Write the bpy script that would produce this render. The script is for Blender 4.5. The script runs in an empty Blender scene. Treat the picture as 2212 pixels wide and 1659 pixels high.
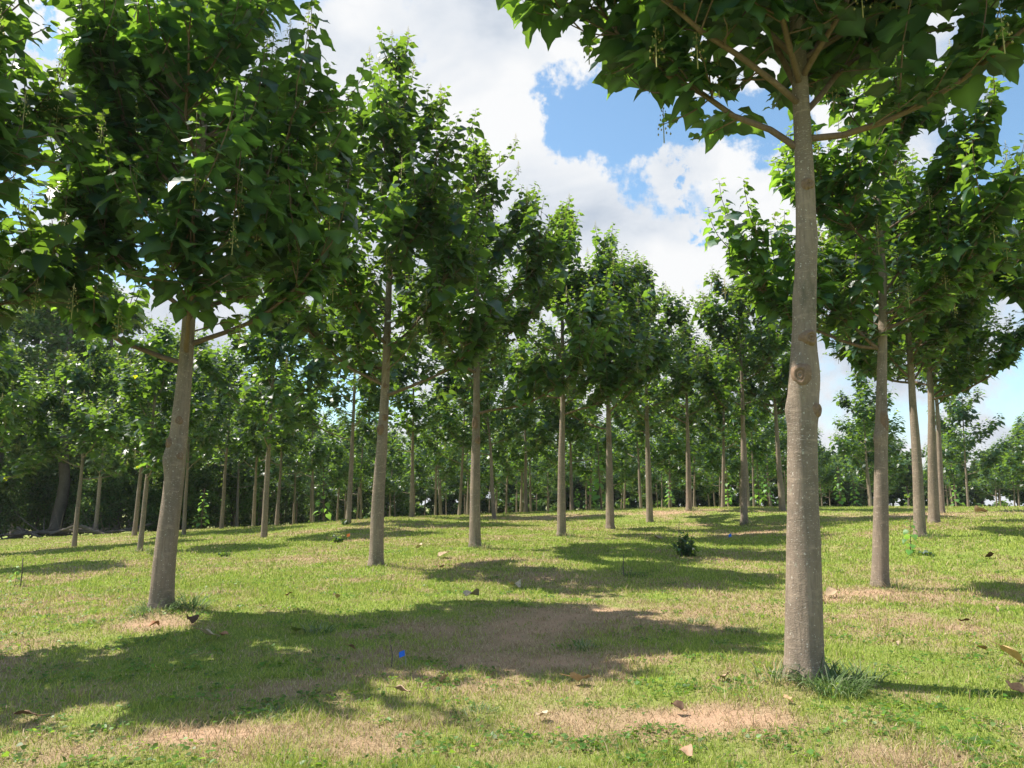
import bpy, math, random
import numpy as np
from mathutils import Vector, Matrix
R_ = math.radians
# ------------------------------------------------------------------ camera, sky, sun, exposure
scene = bpy.context.scene
C = scene.collection
PITCH = math.atan((1080-829.5)/1624.0)
CAMH = 1.55
cam_d = bpy.data.cameras.new("camera"); cam = bpy.data.objects.new("camera", cam_d); C.objects.link(cam)
cam_d.sensor_width = 36; cam_d.lens = 36*1624/2212.0; cam_d.clip_start = 0.05; cam_d.clip_end = 3000
cam.location = (0, 0, CAMH); cam.rotation_euler = (math.pi/2+PITCH, 0, 0)
scene.camera = cam
scene.view_settings.view_transform = 'Standard'; scene.view_settings.look = 'None'
scene.view_settings.gamma = 1; scene.view_settings.exposure = 0.85
SUN_EL = R_(57); SUN_AZ = (-0.97, 0.24)           # towards the sun, in the ground plane
sd = bpy.data.lights.new("sun", 'SUN'); sun = bpy.data.objects.new("sun", sd); C.objects.link(sun)
sd.energy = 5.0; sd.angle = R_(0.53); sd.color = (1.0, 0.93, 0.82)
sv = Vector((SUN_AZ[0], SUN_AZ[1], 0)).normalized()*math.cos(SUN_EL) + Vector((0, 0, math.sin(SUN_EL)))
sun.rotation_euler = sv.to_track_quat('Z', 'Y').to_euler()

def pix_dir(u, v):
    a = (u-1106)/1624.0; b = (829.5-v)/1624.0
    cp, sp = math.cos(PITCH), math.sin(PITCH)
    return np.array([a, cp-b*sp, sp+b*cp])
def at(u, v, d):
    q = pix_dir(u, v); t = d/q[1]
    return np.array([q[0]*t, d, CAMH+q[2]*t])

world = bpy.data.worlds.new("World"); scene.world = world; world.use_nodes = True
def build_world():
    nt = world.node_tree; nt.nodes.clear(); N = nt.nodes.new; L = nt.links.new
    out = N('ShaderNodeOutputWorld'); bg = N('ShaderNodeBackground')
    sky = N('ShaderNodeTexSky'); sky.sky_type = 'NISHITA'; sky.sun_disc = False
    sky.sun_elevation = SUN_EL; sky.sun_rotation = math.atan2(SUN_AZ[0], SUN_AZ[1]); sky.dust_density = 0.6; sky.ozone_density = 2.0
    tc = N('ShaderNodeTexCoord')
    def math_(op, a, b=None, clamp=False):
        m = N('ShaderNodeMath'); m.operation = op; m.use_clamp = clamp
        for i, x in enumerate((a, b)):
            if x is None: continue
            if isinstance(x, (int, float)): m.inputs[i].default_value = x
            else: L(x, m.inputs[i])
        return m.outputs[0]
    def noise(scale, det, rough, dist=0.0, off=(0, 0, 0), sc=(1, 1, 1.0)):
        mp = N('ShaderNodeMapping'); mp.inputs['Location'].default_value = off; mp.inputs['Scale'].default_value = sc
        L(tc.outputs['Generated'], mp.inputs['Vector'])
        n = N('ShaderNodeTexNoise'); n.inputs['Scale'].default_value = scale; n.inputs['Detail'].default_value = det
        n.inputs['Roughness'].default_value = rough; n.inputs['Distortion'].default_value = dist
        L(mp.outputs[0], n.inputs['Vector']); return n.outputs['Fac']
    wn = N('ShaderNodeTexNoise'); wn.inputs['Scale'].default_value = 6; wn.inputs['Detail'].default_value = 7; wn.inputs['Roughness'].default_value = .62; L(tc.outputs['Generated'], wn.inputs['Vector'])
    ws = N('ShaderNodeVectorMath'); ws.operation = 'SUBTRACT'; L(wn.outputs['Color'], ws.inputs[0]); ws.inputs[1].default_value = (.5, .5, .5)
    wm = N('ShaderNodeVectorMath'); wm.operation = 'SCALE'; L(ws.outputs[0], wm.inputs[0]); wm.inputs['Scale'].default_value = .34
    wv = N('ShaderNodeVectorMath'); wv.operation = 'ADD'; L(tc.outputs['Generated'], wv.inputs[0]); L(wm.outputs[0], wv.inputs[1])
    # gaps of blue sky (direction, angular radius, depth)
    def gaps(lst):
        acc = None
        for (u, v, r, w) in lst:
            d = Vector(pix_dir(u, v)).normalized() if not isinstance(u, tuple) else Vector(u).normalized()
            vm = N('ShaderNodeVectorMath'); vm.operation = 'DISTANCE'; L(wv.outputs[0], vm.inputs[0]); vm.inputs[1].default_value = d
            mr = N('ShaderNodeMapRange'); mr.interpolation_type = 'SMOOTHSTEP'; L(vm.outputs['Value'], mr.inputs[0])
            mr.inputs[1].default_value = r/1624.0*1.25; mr.inputs[2].default_value = r*0.1/1624.0
            mr.inputs[3].default_value = 0; mr.inputs[4].default_value = w
            acc = mr.outputs[0] if acc is None else math_('MAXIMUM', acc, mr.outputs[0])
        return acc
    g = gaps([(1340, 285, 165, 1.3), (1235, 275, 125, 1.2), (1440, 290, 140, 1.2), (1520, 370, 70, .6), (1340, 330, 90, 1), (1420, 360, 75, 1),
              (1620, 260, 130, 1), (1466, 462, 40, .7), (1490, 610, 60, .7), (50, 110, 50, .8), (330, 170, 120, .8), (900, 25, 90, .35),
              (1850, 830, 150, .55), (2150, 850, 170, .6), (1960, 700, 160, .5), (2190, 400, 200, .8), (700, 800, 200, .7), (-100, 420, 150, .8), (20, 380, 70, .7), (300, 500, 200, .6),
              (1660, -200, 300, .8), (400, -500, 500, .9), (2600, 100, 500, .9), ((0, -.35, 1), 0, 1500, 1), ((.2, -1, .45), 0, 1300, .9), ((-1, -.2, .5), 0, 900, .8)])  # overhead and rear gaps are out of view, added to cut ambient light
    fine = noise(5.5, 9, 0.6, 0.25)
    puff = noise(14, 6, 0.55, 0.0, (3, 1, 2))
    f = math_('SUBTRACT', 0.90, g)
    f = math_('ADD', f, math_('MULTIPLY', math_('SUBTRACT', fine, 0.5), 1.2))
    f = math_('ADD', f, math_('MULTIPLY', math_('SUBTRACT', puff, 0.5), 0.55))
    mr = N('ShaderNodeMapRange'); mr.interpolation_type = 'SMOOTHSTEP'; L(f, mr.inputs[0])
    mr.inputs[1].default_value = 0.28; mr.inputs[2].default_value = 0.66
    mask = mr.outputs[0]
    # clouds: sunlit white with pale blue-grey thicker undersides
    sh = noise(4.2, 7, 0.55, 0.3, (5, 2, 7), (1, 1, 1.6))
    cr = N('ShaderNodeValToRGB'); L(sh, cr.inputs[0])
    cr.color_ramp.elements[0].position = 0.33; cr.color_ramp.elements[0].color = (0.30, 0.34, 0.40, 1)
    cr.color_ramp.elements[1].position = 0.60; cr.color_ramp.elements[1].color = (0.535, 0.54, 0.545, 1)
    e = cr.color_ramp.elements.new(0.46); e.color = (0.43, 0.455, 0.49, 1)
    hs = N('ShaderNodeMix'); hs.data_type = 'RGBA'; hs.blend_type = 'MULTIPLY'; hs.inputs[0].default_value = 1.0
    L(sky.outputs[0], hs.inputs[6]); hs.inputs[7].default_value = (0.115, 0.130, 0.124, 1)
    # thin veil near the horizon
    mix = N('ShaderNodeMix'); mix.data_type = 'RGBA'; L(mask, mix.inputs[0]); L(hs.outputs[2], mix.inputs[6]); L(cr.outputs[0], mix.inputs[7])
    L(mix.outputs[2], bg.inputs[0]); bg.inputs[1].default_value = 1.0
    L(bg.outputs[0], out.inputs[0])
build_world()
scene.cycles.max_bounces = 8; scene.cycles.transparent_max_bounces = 8

# ------------------------------------------------------------------ helpers
def tag(o, label=None, cat=None, group=None, kind=None):
    if label: o['label'] = label
    if cat: o['category'] = cat
    if group: o['group'] = group
    if kind: o['kind'] = kind
    return o
def empty(name, loc, label, cat, group=None, rz=0):
    o = bpy.data.objects.new(name, None); C.objects.link(o); o.empty_display_size = .2
    o.location = [float(a) for a in loc]; o.rotation_euler = (0, 0, rz)
    return tag(o, label, cat, group)
def mesh_np(name, V, loops, sizes, mat=None, col=None, smooth=True):
    me = bpy.data.meshes.new(name)
    V = np.asarray(V, dtype=np.float32); loops = np.asarray(loops, dtype=np.int32); sizes = np.asarray(sizes, dtype=np.int32)
    me.vertices.add(len(V)); me.vertices.foreach_set('co', V.ravel())
    me.loops.add(len(loops)); me.loops.foreach_set('vertex_index', loops)
    me.polygons.add(len(sizes)); st = np.zeros(len(sizes), np.int32); st[1:] = np.cumsum(sizes)[:-1]
    me.polygons.foreach_set('loop_start', st)
    if smooth: me.polygons.foreach_set('use_smooth', np.ones(len(sizes), bool))
    me.update(calc_edges=True); me.validate()
    if col is not None:
        a = me.attributes.new('tint', 'FLOAT_COLOR', 'POINT'); c = np.ones((len(V), 4), np.float32); c[:, :3] = col
        a.data.foreach_set('color', c.ravel())
    if mat: me.materials.append(mat)
    return me
def link(name, me, parent=None):
    o = bpy.data.objects.new(name, me); C.objects.link(o)
    if parent: o.parent = parent
    return o
class MB:
    def __init__(s): s.V = []; s.L = []; s.S = []; s.c = []; s.n = 0
    def add(s, V, faces, col=None):
        V = np.asarray(V, float)
        for f in faces: s.L.extend([i+s.n for i in f]); s.S.append(len(f))
        s.V.append(V); s.n += len(V)
        s.c.append(np.tile(np.array(col if col is not None else (1, 1, 1), float), (len(V), 1)))
    def add_np(s, V, L, S, col):
        s.V.append(V); s.L.extend((np.asarray(L)+s.n).tolist()); s.S.extend(list(S)); s.n += len(V); s.c.append(col)
    def mesh(s, name, mat, smooth=True):
        return mesh_np(name, np.concatenate(s.V), s.L, s.S, mat, np.concatenate(s.c), smooth)
def frames(P):
    T = np.gradient(P, axis=0); T /= np.linalg.norm(T, axis=1)[:, None]+1e-9
    ref = np.array([0, 1.0, 0.]) if abs(T[0][1]) < .9 else np.array([1., 0, 0])
    A = np.zeros_like(P); B = np.zeros_like(P)
    for i in range(len(P)):
        a = ref-T[i]*np.dot(ref, T[i]); a /= np.linalg.norm(a)+1e-9; A[i] = a; B[i] = np.cross(T[i], a); ref = a
    return T, A, B
def tube(mb, P, rad, n=8, wob=None, cap=True, col=None):
    P = np.asarray(P, float); rad = np.asarray(rad, float); T, A, B = frames(P)
    th = np.arange(n)*2*math.pi/n; m = len(P)
    rr = rad[:, None]*np.ones((1, n))
    if wob is not None: rr = rr*wob
    V = P[:, None, :]+rr[:, :, None]*(np.cos(th)[None, :, None]*A[:, None, :]+np.sin(th)[None, :, None]*B[:, None, :])
    V = V.reshape(-1, 3); F = []
    for i in range(m-1):
        for j in range(n):
            k = (j+1) % n; F.append((i*n+j, i*n+k, (i+1)*n+k, (i+1)*n+j))
    if cap: F.append(tuple((m-1)*n+j for j in range(n)))
    mb.add(V, F, col)
def hashn(ix, iy, s):
    h = np.sin(ix*127.1+iy*311.7+s*74.7)*43758.5453
    return h-np.floor(h)
def vnoise(x, y, s=0):
    ix = np.floor(x); iy = np.floor(y); fx = x-ix; fy = y-iy
    fx = fx*fx*(3-2*fx); fy = fy*fy*(3-2*fy)
    a = hashn(ix, iy, s); b = hashn(ix+1, iy, s); c = hashn(ix, iy+1, s); d = hashn(ix+1, iy+1, s)
    return (a*(1-fx)+b*fx)*(1-fy)+(c*(1-fx)+d*fx)*fy
def fbm(x, y, o=4, s=0):
    t = 0; a = .5; n = 0
    for i in range(o): t = t+a*vnoise(x*2**i+i*17.3, y*2**i-i*9.1, s+i); n += a; a *= .5
    return t/n
def smooth(a, b, x):
    t = np.clip((x-a)/(b-a), 0, 1); return t*t*(3-2*t)

# ------------------------------------------------------------------ materials
def newmat(name):
    m = bpy.data.materials.new(name); m.use_nodes = True; nt = m.node_tree; nt.nodes.clear()
    return m, nt, nt.nodes.new, nt.links.new
def mix_rgb(N, L, fac, a, b, blend='MIX'):
    x = N('ShaderNodeMix'); x.data_type = 'RGBA'; x.blend_type = blend
    for i, q in ((0, fac), (6, a), (7, b)):
        if isinstance(q, (int, float)): x.inputs[i].default_value = q
        elif isinstance(q, tuple): x.inputs[i].default_value = (*q, 1)
        else: L(q, x.inputs[i])
    return x.outputs[2]
def leaf_material(name, refl, trans, tfac=0.42, rough=0.42, spec=0.5):
    m, nt, N, L = newmat(name)
    out = N('ShaderNodeOutputMaterial'); pr = N('ShaderNodeBsdfPrincipled'); tr = N('ShaderNodeBsdfTranslucent'); mx = N('ShaderNodeMixShader')
    at_ = N('ShaderNodeAttribute'); at_.attribute_name = 'tint'
    nz = N('ShaderNodeTexNoise'); nz.inputs['Scale'].default_value = 9; nz.inputs['Detail'].default_value = 3
    tc = N('ShaderNodeTexCoord'); L(tc.outputs['Object'], nz.inputs['Vector'])
    a = mix_rgb(N, L, 1.0, refl, at_.outputs['Color'], 'MULTIPLY')
    a = mix_rgb(N, L, 0.35, a, nz.outputs['Color'], 'OVERLAY')
    L(a, pr.inputs['Base Color']); pr.inputs['Roughness'].default_value = rough; pr.inputs['Specular IOR Level'].default_value = spec
    b = mix_rgb(N, L, 1.0, trans, at_.outputs['Color'], 'MULTIPLY'); L(b, tr.inputs['Color'])
    mx.inputs[0].default_value = tfac; L(pr.outputs[0], mx.inputs[1]); L(tr.outputs[0], mx.inputs[2]); L(mx.outputs[0], out.inputs[0])
    return m
def bark_material(name, base, dark, pale, flecks=True, scale=1.0):
    m, nt, N, L = newmat(name)
    out = N('ShaderNodeOutputMaterial'); pr = N('ShaderNodeBsdfPrincipled'); tc = N('ShaderNodeTexCoord')
    def nz(sc, mul, det=5, r=.6):
        mp = N('ShaderNodeMapping'); mp.inputs['Scale'].default_value = sc; L(tc.outputs['Object'], mp.inputs[0])
        n = N('ShaderNodeTexNoise'); n.inputs['Scale'].default_value = mul*scale; n.inputs['Detail'].default_value = det; n.inputs['Roughness'].default_value = r
        L(mp.outputs[0], n.inputs[0]); return n.outputs['Fac']
    def ramp(x, p0, p1):
        r = N('ShaderNodeMapRange'); L(x, r.inputs[0]); r.inputs[1].default_value = p0; r.inputs[2].default_value = p1; return r.outputs[0]
    big = nz((1, 1, .6), 3.0); streak = nz((1, 1, .12), 38); ring = nz((1, 1, 3.5), 7); grain = nz((1, 1, 1), 90)
    c = mix_rgb(N, L, ramp(big, .35, .65), base, dark)
    c = mix_rgb(N, L, ramp(streak, .42, .72), c, tuple(x*.62 for x in base))
    c = mix_rgb(N, L, ramp(ring, .55, .75), c, tuple(x*1.18 for x in base))
    if flecks:
        fl = nz((1, 1, 6), 30, 2, .4); pm = N('ShaderNodeMath'); pm.operation = 'MULTIPLY'; L(ramp(fl, .64, .70), pm.inputs[0]); L(ramp(big, .45, .62), pm.inputs[1]); c = mix_rgb(N, L, pm.outputs[0], c, pale)
        st = nz((1, 1, .35), 5, 7, .7); c = mix_rgb(N, L, ramp(st, .56, .70), c, (0.13, 0.115, 0.085))
        lich = nz((1, 1, .8), 13, 8, .75); c = mix_rgb(N, L, ramp(lich, .60, .72), c, (0.36, 0.35, 0.28))
        sp = nz((1, 1, 1), 55, 1, .3); c = mix_rgb(N, L, ramp(sp, .70, .76), c, pale)
    L(c, pr.inputs['Base Color']); pr.inputs['Roughness'].default_value = .85; pr.inputs['Specular IOR Level'].default_value = .25
    bp = N('ShaderNodeBump'); bp.inputs['Strength'].default_value = .55; bp.inputs['Distance'].default_value = .012
    s = N('ShaderNodeMath'); s.operation = 'ADD'; L(streak, s.inputs[0]); L(grain, s.inputs[1]); 
    s2 = N('ShaderNodeMath'); s2.operation = 'ADD'; L(s.outputs[0], s2.inputs[0]); L(ring, s2.inputs[1])
    L(s2.outputs[0], bp.inputs['Height']); L(bp.outputs[0], pr.inputs['Normal']); L(pr.outputs[0], out.inputs[0])
    return m
def plain(name, col, rough=.6, scale=12, var=.25, attr=False, trans=0):
    m, nt, N, L = newmat(name)
    out = N('ShaderNodeOutputMaterial'); pr = N('ShaderNodeBsdfPrincipled'); tc = N('ShaderNodeTexCoord')
    n = N('ShaderNodeTexNoise'); n.inputs['Scale'].default_value = scale; n.inputs['Detail'].default_value = 6; L(tc.outputs['Object'], n.inputs[0])
    c = mix_rgb(N, L, n.outputs['Fac'], tuple(x*(1-var) for x in col), tuple(min(1, x*(1+var)) for x in col))
    if attr:
        a = N('ShaderNodeAttribute'); a.attribute_name = 'tint'; c = mix_rgb(N, L, 1.0, c, a.outputs['Color'], 'MULTIPLY')
    L(c, pr.inputs['Base Color']); pr.inputs['Roughness'].default_value = rough; pr.inputs['Specular IOR Level'].default_value = .3
    if trans:
        tr = N('ShaderNodeBsdfTranslucent'); L(c, tr.inputs[0]); mx = N('ShaderNodeMixShader'); mx.inputs[0].default_value = trans
        L(pr.outputs[0], mx.inputs[1]); L(tr.outputs[0], mx.inputs[2]); L(mx.outputs[0], out.inputs[0])
    else: L(pr.outputs[0], out.inputs[0])
    return m
M_leaf = leaf_material('broad_leaf', (0.017, 0.047, 0.040), (0.30, 0.54, 0.04), 0.28, .42, .5)
M_wood_leaf = leaf_material('woodland_leaf', (0.055, 0.105, 0.042), (0.22, 0.38, 0.06), 0.34, .6, .3)
M_sap_leaf = leaf_material('sapling_leaf', (0.10, 0.24, 0.07), (0.36, 0.62, 0.08), 0.45, .45, .4)
M_bark = bark_material('smooth_bark', (0.31, 0.243, 0.187), (0.18, 0.143, 0.112), (0.52, 0.48, 0.42))
M_branch = bark_material('branch_bark', (0.21, 0.15, 0.11), (0.15, 0.105, 0.08), (0.4, 0.35, 0.3), False)
M_oldbark = bark_material('woodland_bark', (0.17, 0.14, 0.12), (0.10, 0.085, 0.07), (0.4, 0.35, 0.3), False)
M_knot = plain('knot_wood', (0.215, 0.145, 0.10), .9, 45, .6)
M_bud = plain('bud_cluster', (0.36, 0.33, 0.12), .7, 20, .3)
M_blade = plain('grass_blade', (0.95, 0.95, 0.95), .6, 30, .05, True, .38)
M_dry = plain('dry_leaf', (0.42, 0.33, 0.24), .7, 25, .35, True, .2)

# ------------------------------------------------------------------ the lie of the land
TREES_FRONT = [  # (u, v of base, depth)
 (348, 1322, 10.0), (812, 1232, 15.3), (1026, 1186, 19.6), (1213, 1161, 24), (1318, 1146, 28.5), (1404, 1127, 33), (1488, 1103, 38),
 (1737, 1462, 6.5), (1901, 1272, 12.8), (1988, 1160, 19.3), (2017, 1128, 24), (2034, 1108, 31), (1608, 1138, 30), (1690, 1103, 36),
 (302, 1192, 23), (570, 1162, 27), (752, 1130, 32), (890, 1117, 38), (160, 1182, 28), (290, 1157, 34), (397, 1157, 33), (478, 1142, 38), (597, 1137, 40), (1068, 1122, 37)]
ctrl = [at(*t) for t in TREES_FRONT]
for (u, v, d) in [(0, 1168, 38), (-250, 1175, 38), (1270, 1105, 40), (1840, 1101, 36), (2200, 1099, 33), (2500, 1099, 34), (1100, 1150, 26), (1500, 1200, 18), (1700, 1180, 20),
                  (620, 1250, 14.5), (60, 1270, 14), (2150, 1180, 17), (2400, 1240, 14), (-200, 1300, 13), (100, 1215, 20), (2250, 1130, 24)]:
    ctrl.append(at(u, v, d))
for p in [(0, 0, 0), (-6, 0, 0), (6, 0, 0), (-3, 5, 0), (3, 4.5, 0), (0, 7.5, 0.0), (-12, -3, 0), (12, -3, 0), (0, -12, -.1), (-6, 7, 0), (-20, 8, -.4), (22, 8, .5),
          (-45, 58, -2), (-20, 60, -.6), (0, 60, .15), (20, 60, .5), (42, 56, .6), (-70, 100, -3), (0, 100, -1), (60, 100, -.6), (-120, 60, -3), (110, 50, 0),
          (-150, 180, -5), (0, 200, -4), (150, 180, -4), (-200, 0, -3), (200, 0, -1), (0, -150, -2), (-300, 350, -8), (300, 350, -8), (0, 400, -8), (-300, -150, -4), (300, -150, -4)]:
    ctrl.append(np.array(p, float))
ctrl = np.array(ctrl)
def _phi(r): return r*r*np.log(r+1e-6)
_D = np.linalg.norm(ctrl[:, None, :2]-ctrl[None, :, :2], axis=2)
_n = len(ctrl); _A = np.zeros((_n+3, _n+3)); _A[:_n, :_n] = _phi(_D)+np.eye(_n)*3.0
_A[:_n, _n] = 1; _A[:_n, _n+1:] = ctrl[:, :2]; _A[_n, :_n] = 1; _A[_n+1:, :_n] = ctrl[:, :2].T
_w = np.linalg.solve(_A, np.concatenate([ctrl[:, 2], [0, 0, 0]]))
MOUNDS = [(at(348, 1322, 10)[:2]+[.15, -.1], .6, .07), (at(812, 1232, 15.3)[:2]+[.1, -.1], .7, .10), (at(1026, 1186, 19.6)[:2], .6, .07), (at(1213, 1161, 24)[:2], .6, .05),
          (at(1318, 1146, 28.5)[:2], .6, .07), (at(1608, 1138, 30)[:2], .7, .09), (at(1901, 1272, 12.8)[:2], .55, .05), (at(1988, 1160, 19.3)[:2], .5, .05), (at(1737, 1462, 6.5)[:2]+[.1, -.05], .5, .04)]
def ground_z(x, y):
    x = np.atleast_1d(np.asarray(x, float)); y = np.atleast_1d(np.asarray(y, float)); sh = x.shape; x = x.ravel(); y = y.ravel()
    z = np.zeros_like(x)
    for s in range(0, len(x), 40000):
        xs = x[s:s+40000]; ys = y[s:s+40000]
        r = np.hypot(xs[:, None]-ctrl[None, :, 0], ys[:, None]-ctrl[None, :, 1])
        z[s:s+40000] = _phi(r)@_w[:_n]+_w[_n]+_w[_n+1]*xs+_w[_n+2]*ys
    for (c, r, h) in MOUNDS: z += h*np.exp(-((x-c[0])**2+(y-c[1])**2)/(r*r*.5))
    near = np.exp(-(x*x+y*y)/(50.0**2))
    z += near*((fbm(x*.55, y*.55, 3, 5)-.5)*.09+(fbm(x*3.1, y*3.1, 3, 9)-.5)*.035)
    return z.reshape(sh)
def gz(x, y): return float(ground_z(x, y)[0])
def gpt(u, v):  # where a line of sight meets the ground
    q = pix_dir(u, v); d = 3.0
    while d < 60:
        p = q*(d/q[1]); 
        if CAMH+p[2] <= gz(p[0], p[1]): return np.array([p[0], p[1], gz(p[0], p[1])])
        d *= 1.004
    return np.array([p[0], p[1], gz(p[0], p[1])])
DRY = [(gpt(u, v)[:2], rx, ry, w) for (u, v, rx, ry, w) in [(1570, 1555, .5, .26, 1.25), (480, 1590, .5, .16, .95), (900, 1625, .9, .25, .7), (150, 1635, .5, .2, .6), (640, 1480, .6, .3, .3), (1560, 1440, .8, .45, .55), (1000, 1370, 1.6, .9, .9), (800, 1600, 4, .7, .35),
       (1330, 1330, 1.4, 1.1, .85), (1480, 1200, 2.0, 1.2, .4), (1900, 1290, 1.6, .8, .55), (2000, 1350, 1.3, .9, .7), (820, 1252, .7, .5, 1.1), (330, 1350, .5, .35, 1.1), (2100, 1640, .8, .3, .5),
       (1300, 1112, 7, 1.2, .8), (1640, 1150, 1.5, 1, 1.0), (1905, 1282, .6, .4, 1.0), (900, 1140, 4, 1.0, .5), (2010, 1135, 1, .6, .8), (1300, 1560, 1.5, .4, .4), (1150, 1430, 1.1, .5, .9), (1250, 1250, 1.5, 1.5, .6), (2050, 1110, 5, 1.2, .6)]]
def dryness(x, y):
    f = (fbm(x*.42+3, y*.42, 4, 21)-.5)*1.5+(fbm(x*2.3, y*2.3, 3, 33)-.5)*1.4+.18
    br = .35+1.25*fbm(x*4.3, y*4.3, 4, 61)
    for (c, rx, ry, w) in DRY: f = f+w*br*np.exp(-(((x-c[0])/rx)**2+((y-c[1])/ry)**2))
    return np.clip(f, 0, 1.6)
# ground sheet
def axis_coords(lo, hi, near_lo, near_hi, step, grow=1.09):
    a = list(np.arange(near_lo, near_hi, step)); s = step; v = a[-1]
    while v < hi: s *= grow; v += s; a.append(v)
    s = step; v = near_lo; b = []
    while v > lo: s *= grow; v -= s; b.append(v)
    return np.array(b[::-1]+a)
gx = axis_coords(-900, 900, -11, 13, .14); gy = axis_coords(-300, 1400, 2.5, 19, .12, 1.05)
X, Y = np.meshgrid(gx, gy); Z = ground_z(X, Y)
far = smooth(260, 500, np.hypot(X, Y)); Z = Z*(1-far)+(-9)*far
nx, ny = len(gx), len(gy)
V = np.stack([X, Y, Z], -1).reshape(-1, 3)
i0 = (np.arange(ny-1)[:, None]*nx+np.arange(nx-1)[None, :]).ravel()
Lp = np.stack([i0, i0+1, i0+nx+1, i0+nx], 1).ravel()
dr = dryness(V[:, 0], V[:, 1])
gcol = np.stack([np.clip(dr, 0, 1), np.clip(dr-.9, 0, .6)/.6, np.zeros_like(dr)], 1)
def ground_material():
    m, nt, N, L = newmat('turf')
    out = N('ShaderNodeOutputMaterial'); pr = N('ShaderNodeBsdfPrincipled'); tc = N('ShaderNodeTexCoord')
    a = N('ShaderNodeAttribute'); a.attribute_name = 'tint'; sp = N('ShaderNodeSeparateColor'); L(a.outputs['Color'], sp.inputs[0])
    def nz(s, det=6, r=.65):
        n = N('ShaderNodeTexNoise'); n.inputs['Scale'].default_value = s; n.inputs['Detail'].default_value = det; n.inputs['Roughness'].default_value = r
        L(tc.outputs['Object'], n.inputs[0]); return n.outputs['Fac']
    n1 = nz(6); n2 = nz(38); n3 = nz(120, 3)
    g = mix_rgb(N, L, n2, (0.12, 0.18, 0.030), (0.30, 0.37, 0.09))
    d = mix_rgb(N, L, n3, (0.18, 0.125, 0.07), (0.50, 0.38, 0.23))
    s = mix_rgb(N, L, n2, (0.38, 0.235, 0.145), (0.52, 0.36, 0.245))
    ad = N('ShaderNodeMath'); ad.operation = 'MULTIPLY_ADD'; L(n1, ad.inputs[0]); ad.inputs[1].default_value = .8; L(sp.outputs[0], ad.inputs[2])
    mr = N('ShaderNodeMapRange'); L(ad.outputs[0], mr.inputs[0]); mr.inputs[1].default_value = .45; mr.inputs[2].default_value = 1.15
    c = mix_rgb(N, L, mr.outputs[0], g, d); c = mix_rgb(N, L, sp.outputs[1], c, s)
    L(c, pr.inputs['Base Color']); pr.inputs['Roughness'].default_value = .95; pr.inputs['Specular IOR Level'].default_value = .1
    b = N('ShaderNodeBump'); b.inputs['Strength'].default_value = .8; b.inputs['Distance'].default_value = .03; L(n2, b.inputs['Height']); L(b.outputs[0], pr.inputs['Normal'])
    L(pr.outputs[0], out.inputs[0]); return m
tag(link('ground', mesh_np('ground', V, Lp, np.full(len(i0), 4), ground_material(), gcol)), kind='structure')

# ------------------------------------------------------------------ mown grass
def build_grass():
    rng = np.random.default_rng(5)
    n = 1150000; p = .2
    r = (2.4**p+rng.random(n)*(48**p-2.4**p))**(1/p)
    th = rng.uniform(-.86, .86, n)
    x = r*np.sin(th); y = r*np.cos(th)
    d = dryness(x, y)
    cl = fbm(x*9, y*9, 2, 71)
    keep = rng.random(n) < np.clip((1.35-d*.70)*(.35+1.3*cl), .20, 1)
    x, y, r, d, cl = x[keep], y[keep], r[keep], d[keep], cl[keep]; n = len(x)
    z = ground_z(x, y)-.004
    isdry = rng.random(n) < np.clip(.10+d*.72, 0, .93)
    lush = fbm(x*1.3, y*1.3, 3, 90)
    h = (.015+.034*rng.random(n)**1.5)*(.6+.9*lush)*(1+.3*(r > 12))
    tall = (fbm(x*3.2, y*3.2, 3, 55) > .62)&(rng.random(n) < .45); h = np.where(tall, h*1.9, h)
    w = (.0018+.0017*rng.random(n))*np.clip(r/5.5, .8, 5)
    az = rng.uniform(0, 2*math.pi, n); lean = np.where(isdry, rng.uniform(.5, 1.5, n), rng.uniform(.1, 1.0, n))
    h = np.where(isdry, h*1.15, h)
    ax = np.stack([np.cos(az), np.sin(az)], 1); face = rng.uniform(0, 2*math.pi, n); bx = np.stack([np.cos(face), np.sin(face)], 1)
    P = np.stack([x, y, z], 1)
    mid = P.copy(); mid[:, :2] += ax*(h*.5*np.sin(lean*.6))[:, None]; mid[:, 2] += h*.55*np.cos(lean*.6)
    tip = mid.copy(); tip[:, :2] += ax*(h*.6*np.sin(lean))[:, None]; tip[:, 2] += h*.5*np.cos(lean)
    V = np.zeros((n, 5, 3)); o = np.zeros((n, 3)); o[:, :2] = bx*w[:, None]
    V[:, 0] = P-o; V[:, 1] = P+o; V[:, 2] = mid+o*.75; V[:, 3] = mid-o*.75; V[:, 4] = tip
    b = (np.arange(n)*5)[:, None]
    L = np.concatenate([b+0, b+1, b+2, b+3, b+3, b+2, b+4], 1).ravel(); S = np.tile([4, 3], n)
    t = rng.random(n)[:, None]
    g = np.array([.19, .29, .04])*(1-t)+np.array([.52, .57, .13])*t
    g = g*(.8+.45*lush[:, None])
    t2 = rng.random(n)[:, None]
    dc = np.array([.30, .21, .12])*(1-t2)+np.array([.66, .54, .34])*t2
    c = np.where(isdry[:, None], dc, g)
    me = mesh_np('grass', V.reshape(-1, 3), L, S, M_blade, np.repeat(c, 5, 0))
    tag(link('grass', me), 'short mown green and straw coloured grass covering the orchard floor', 'grass', kind='stuff')
build_grass()
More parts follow.
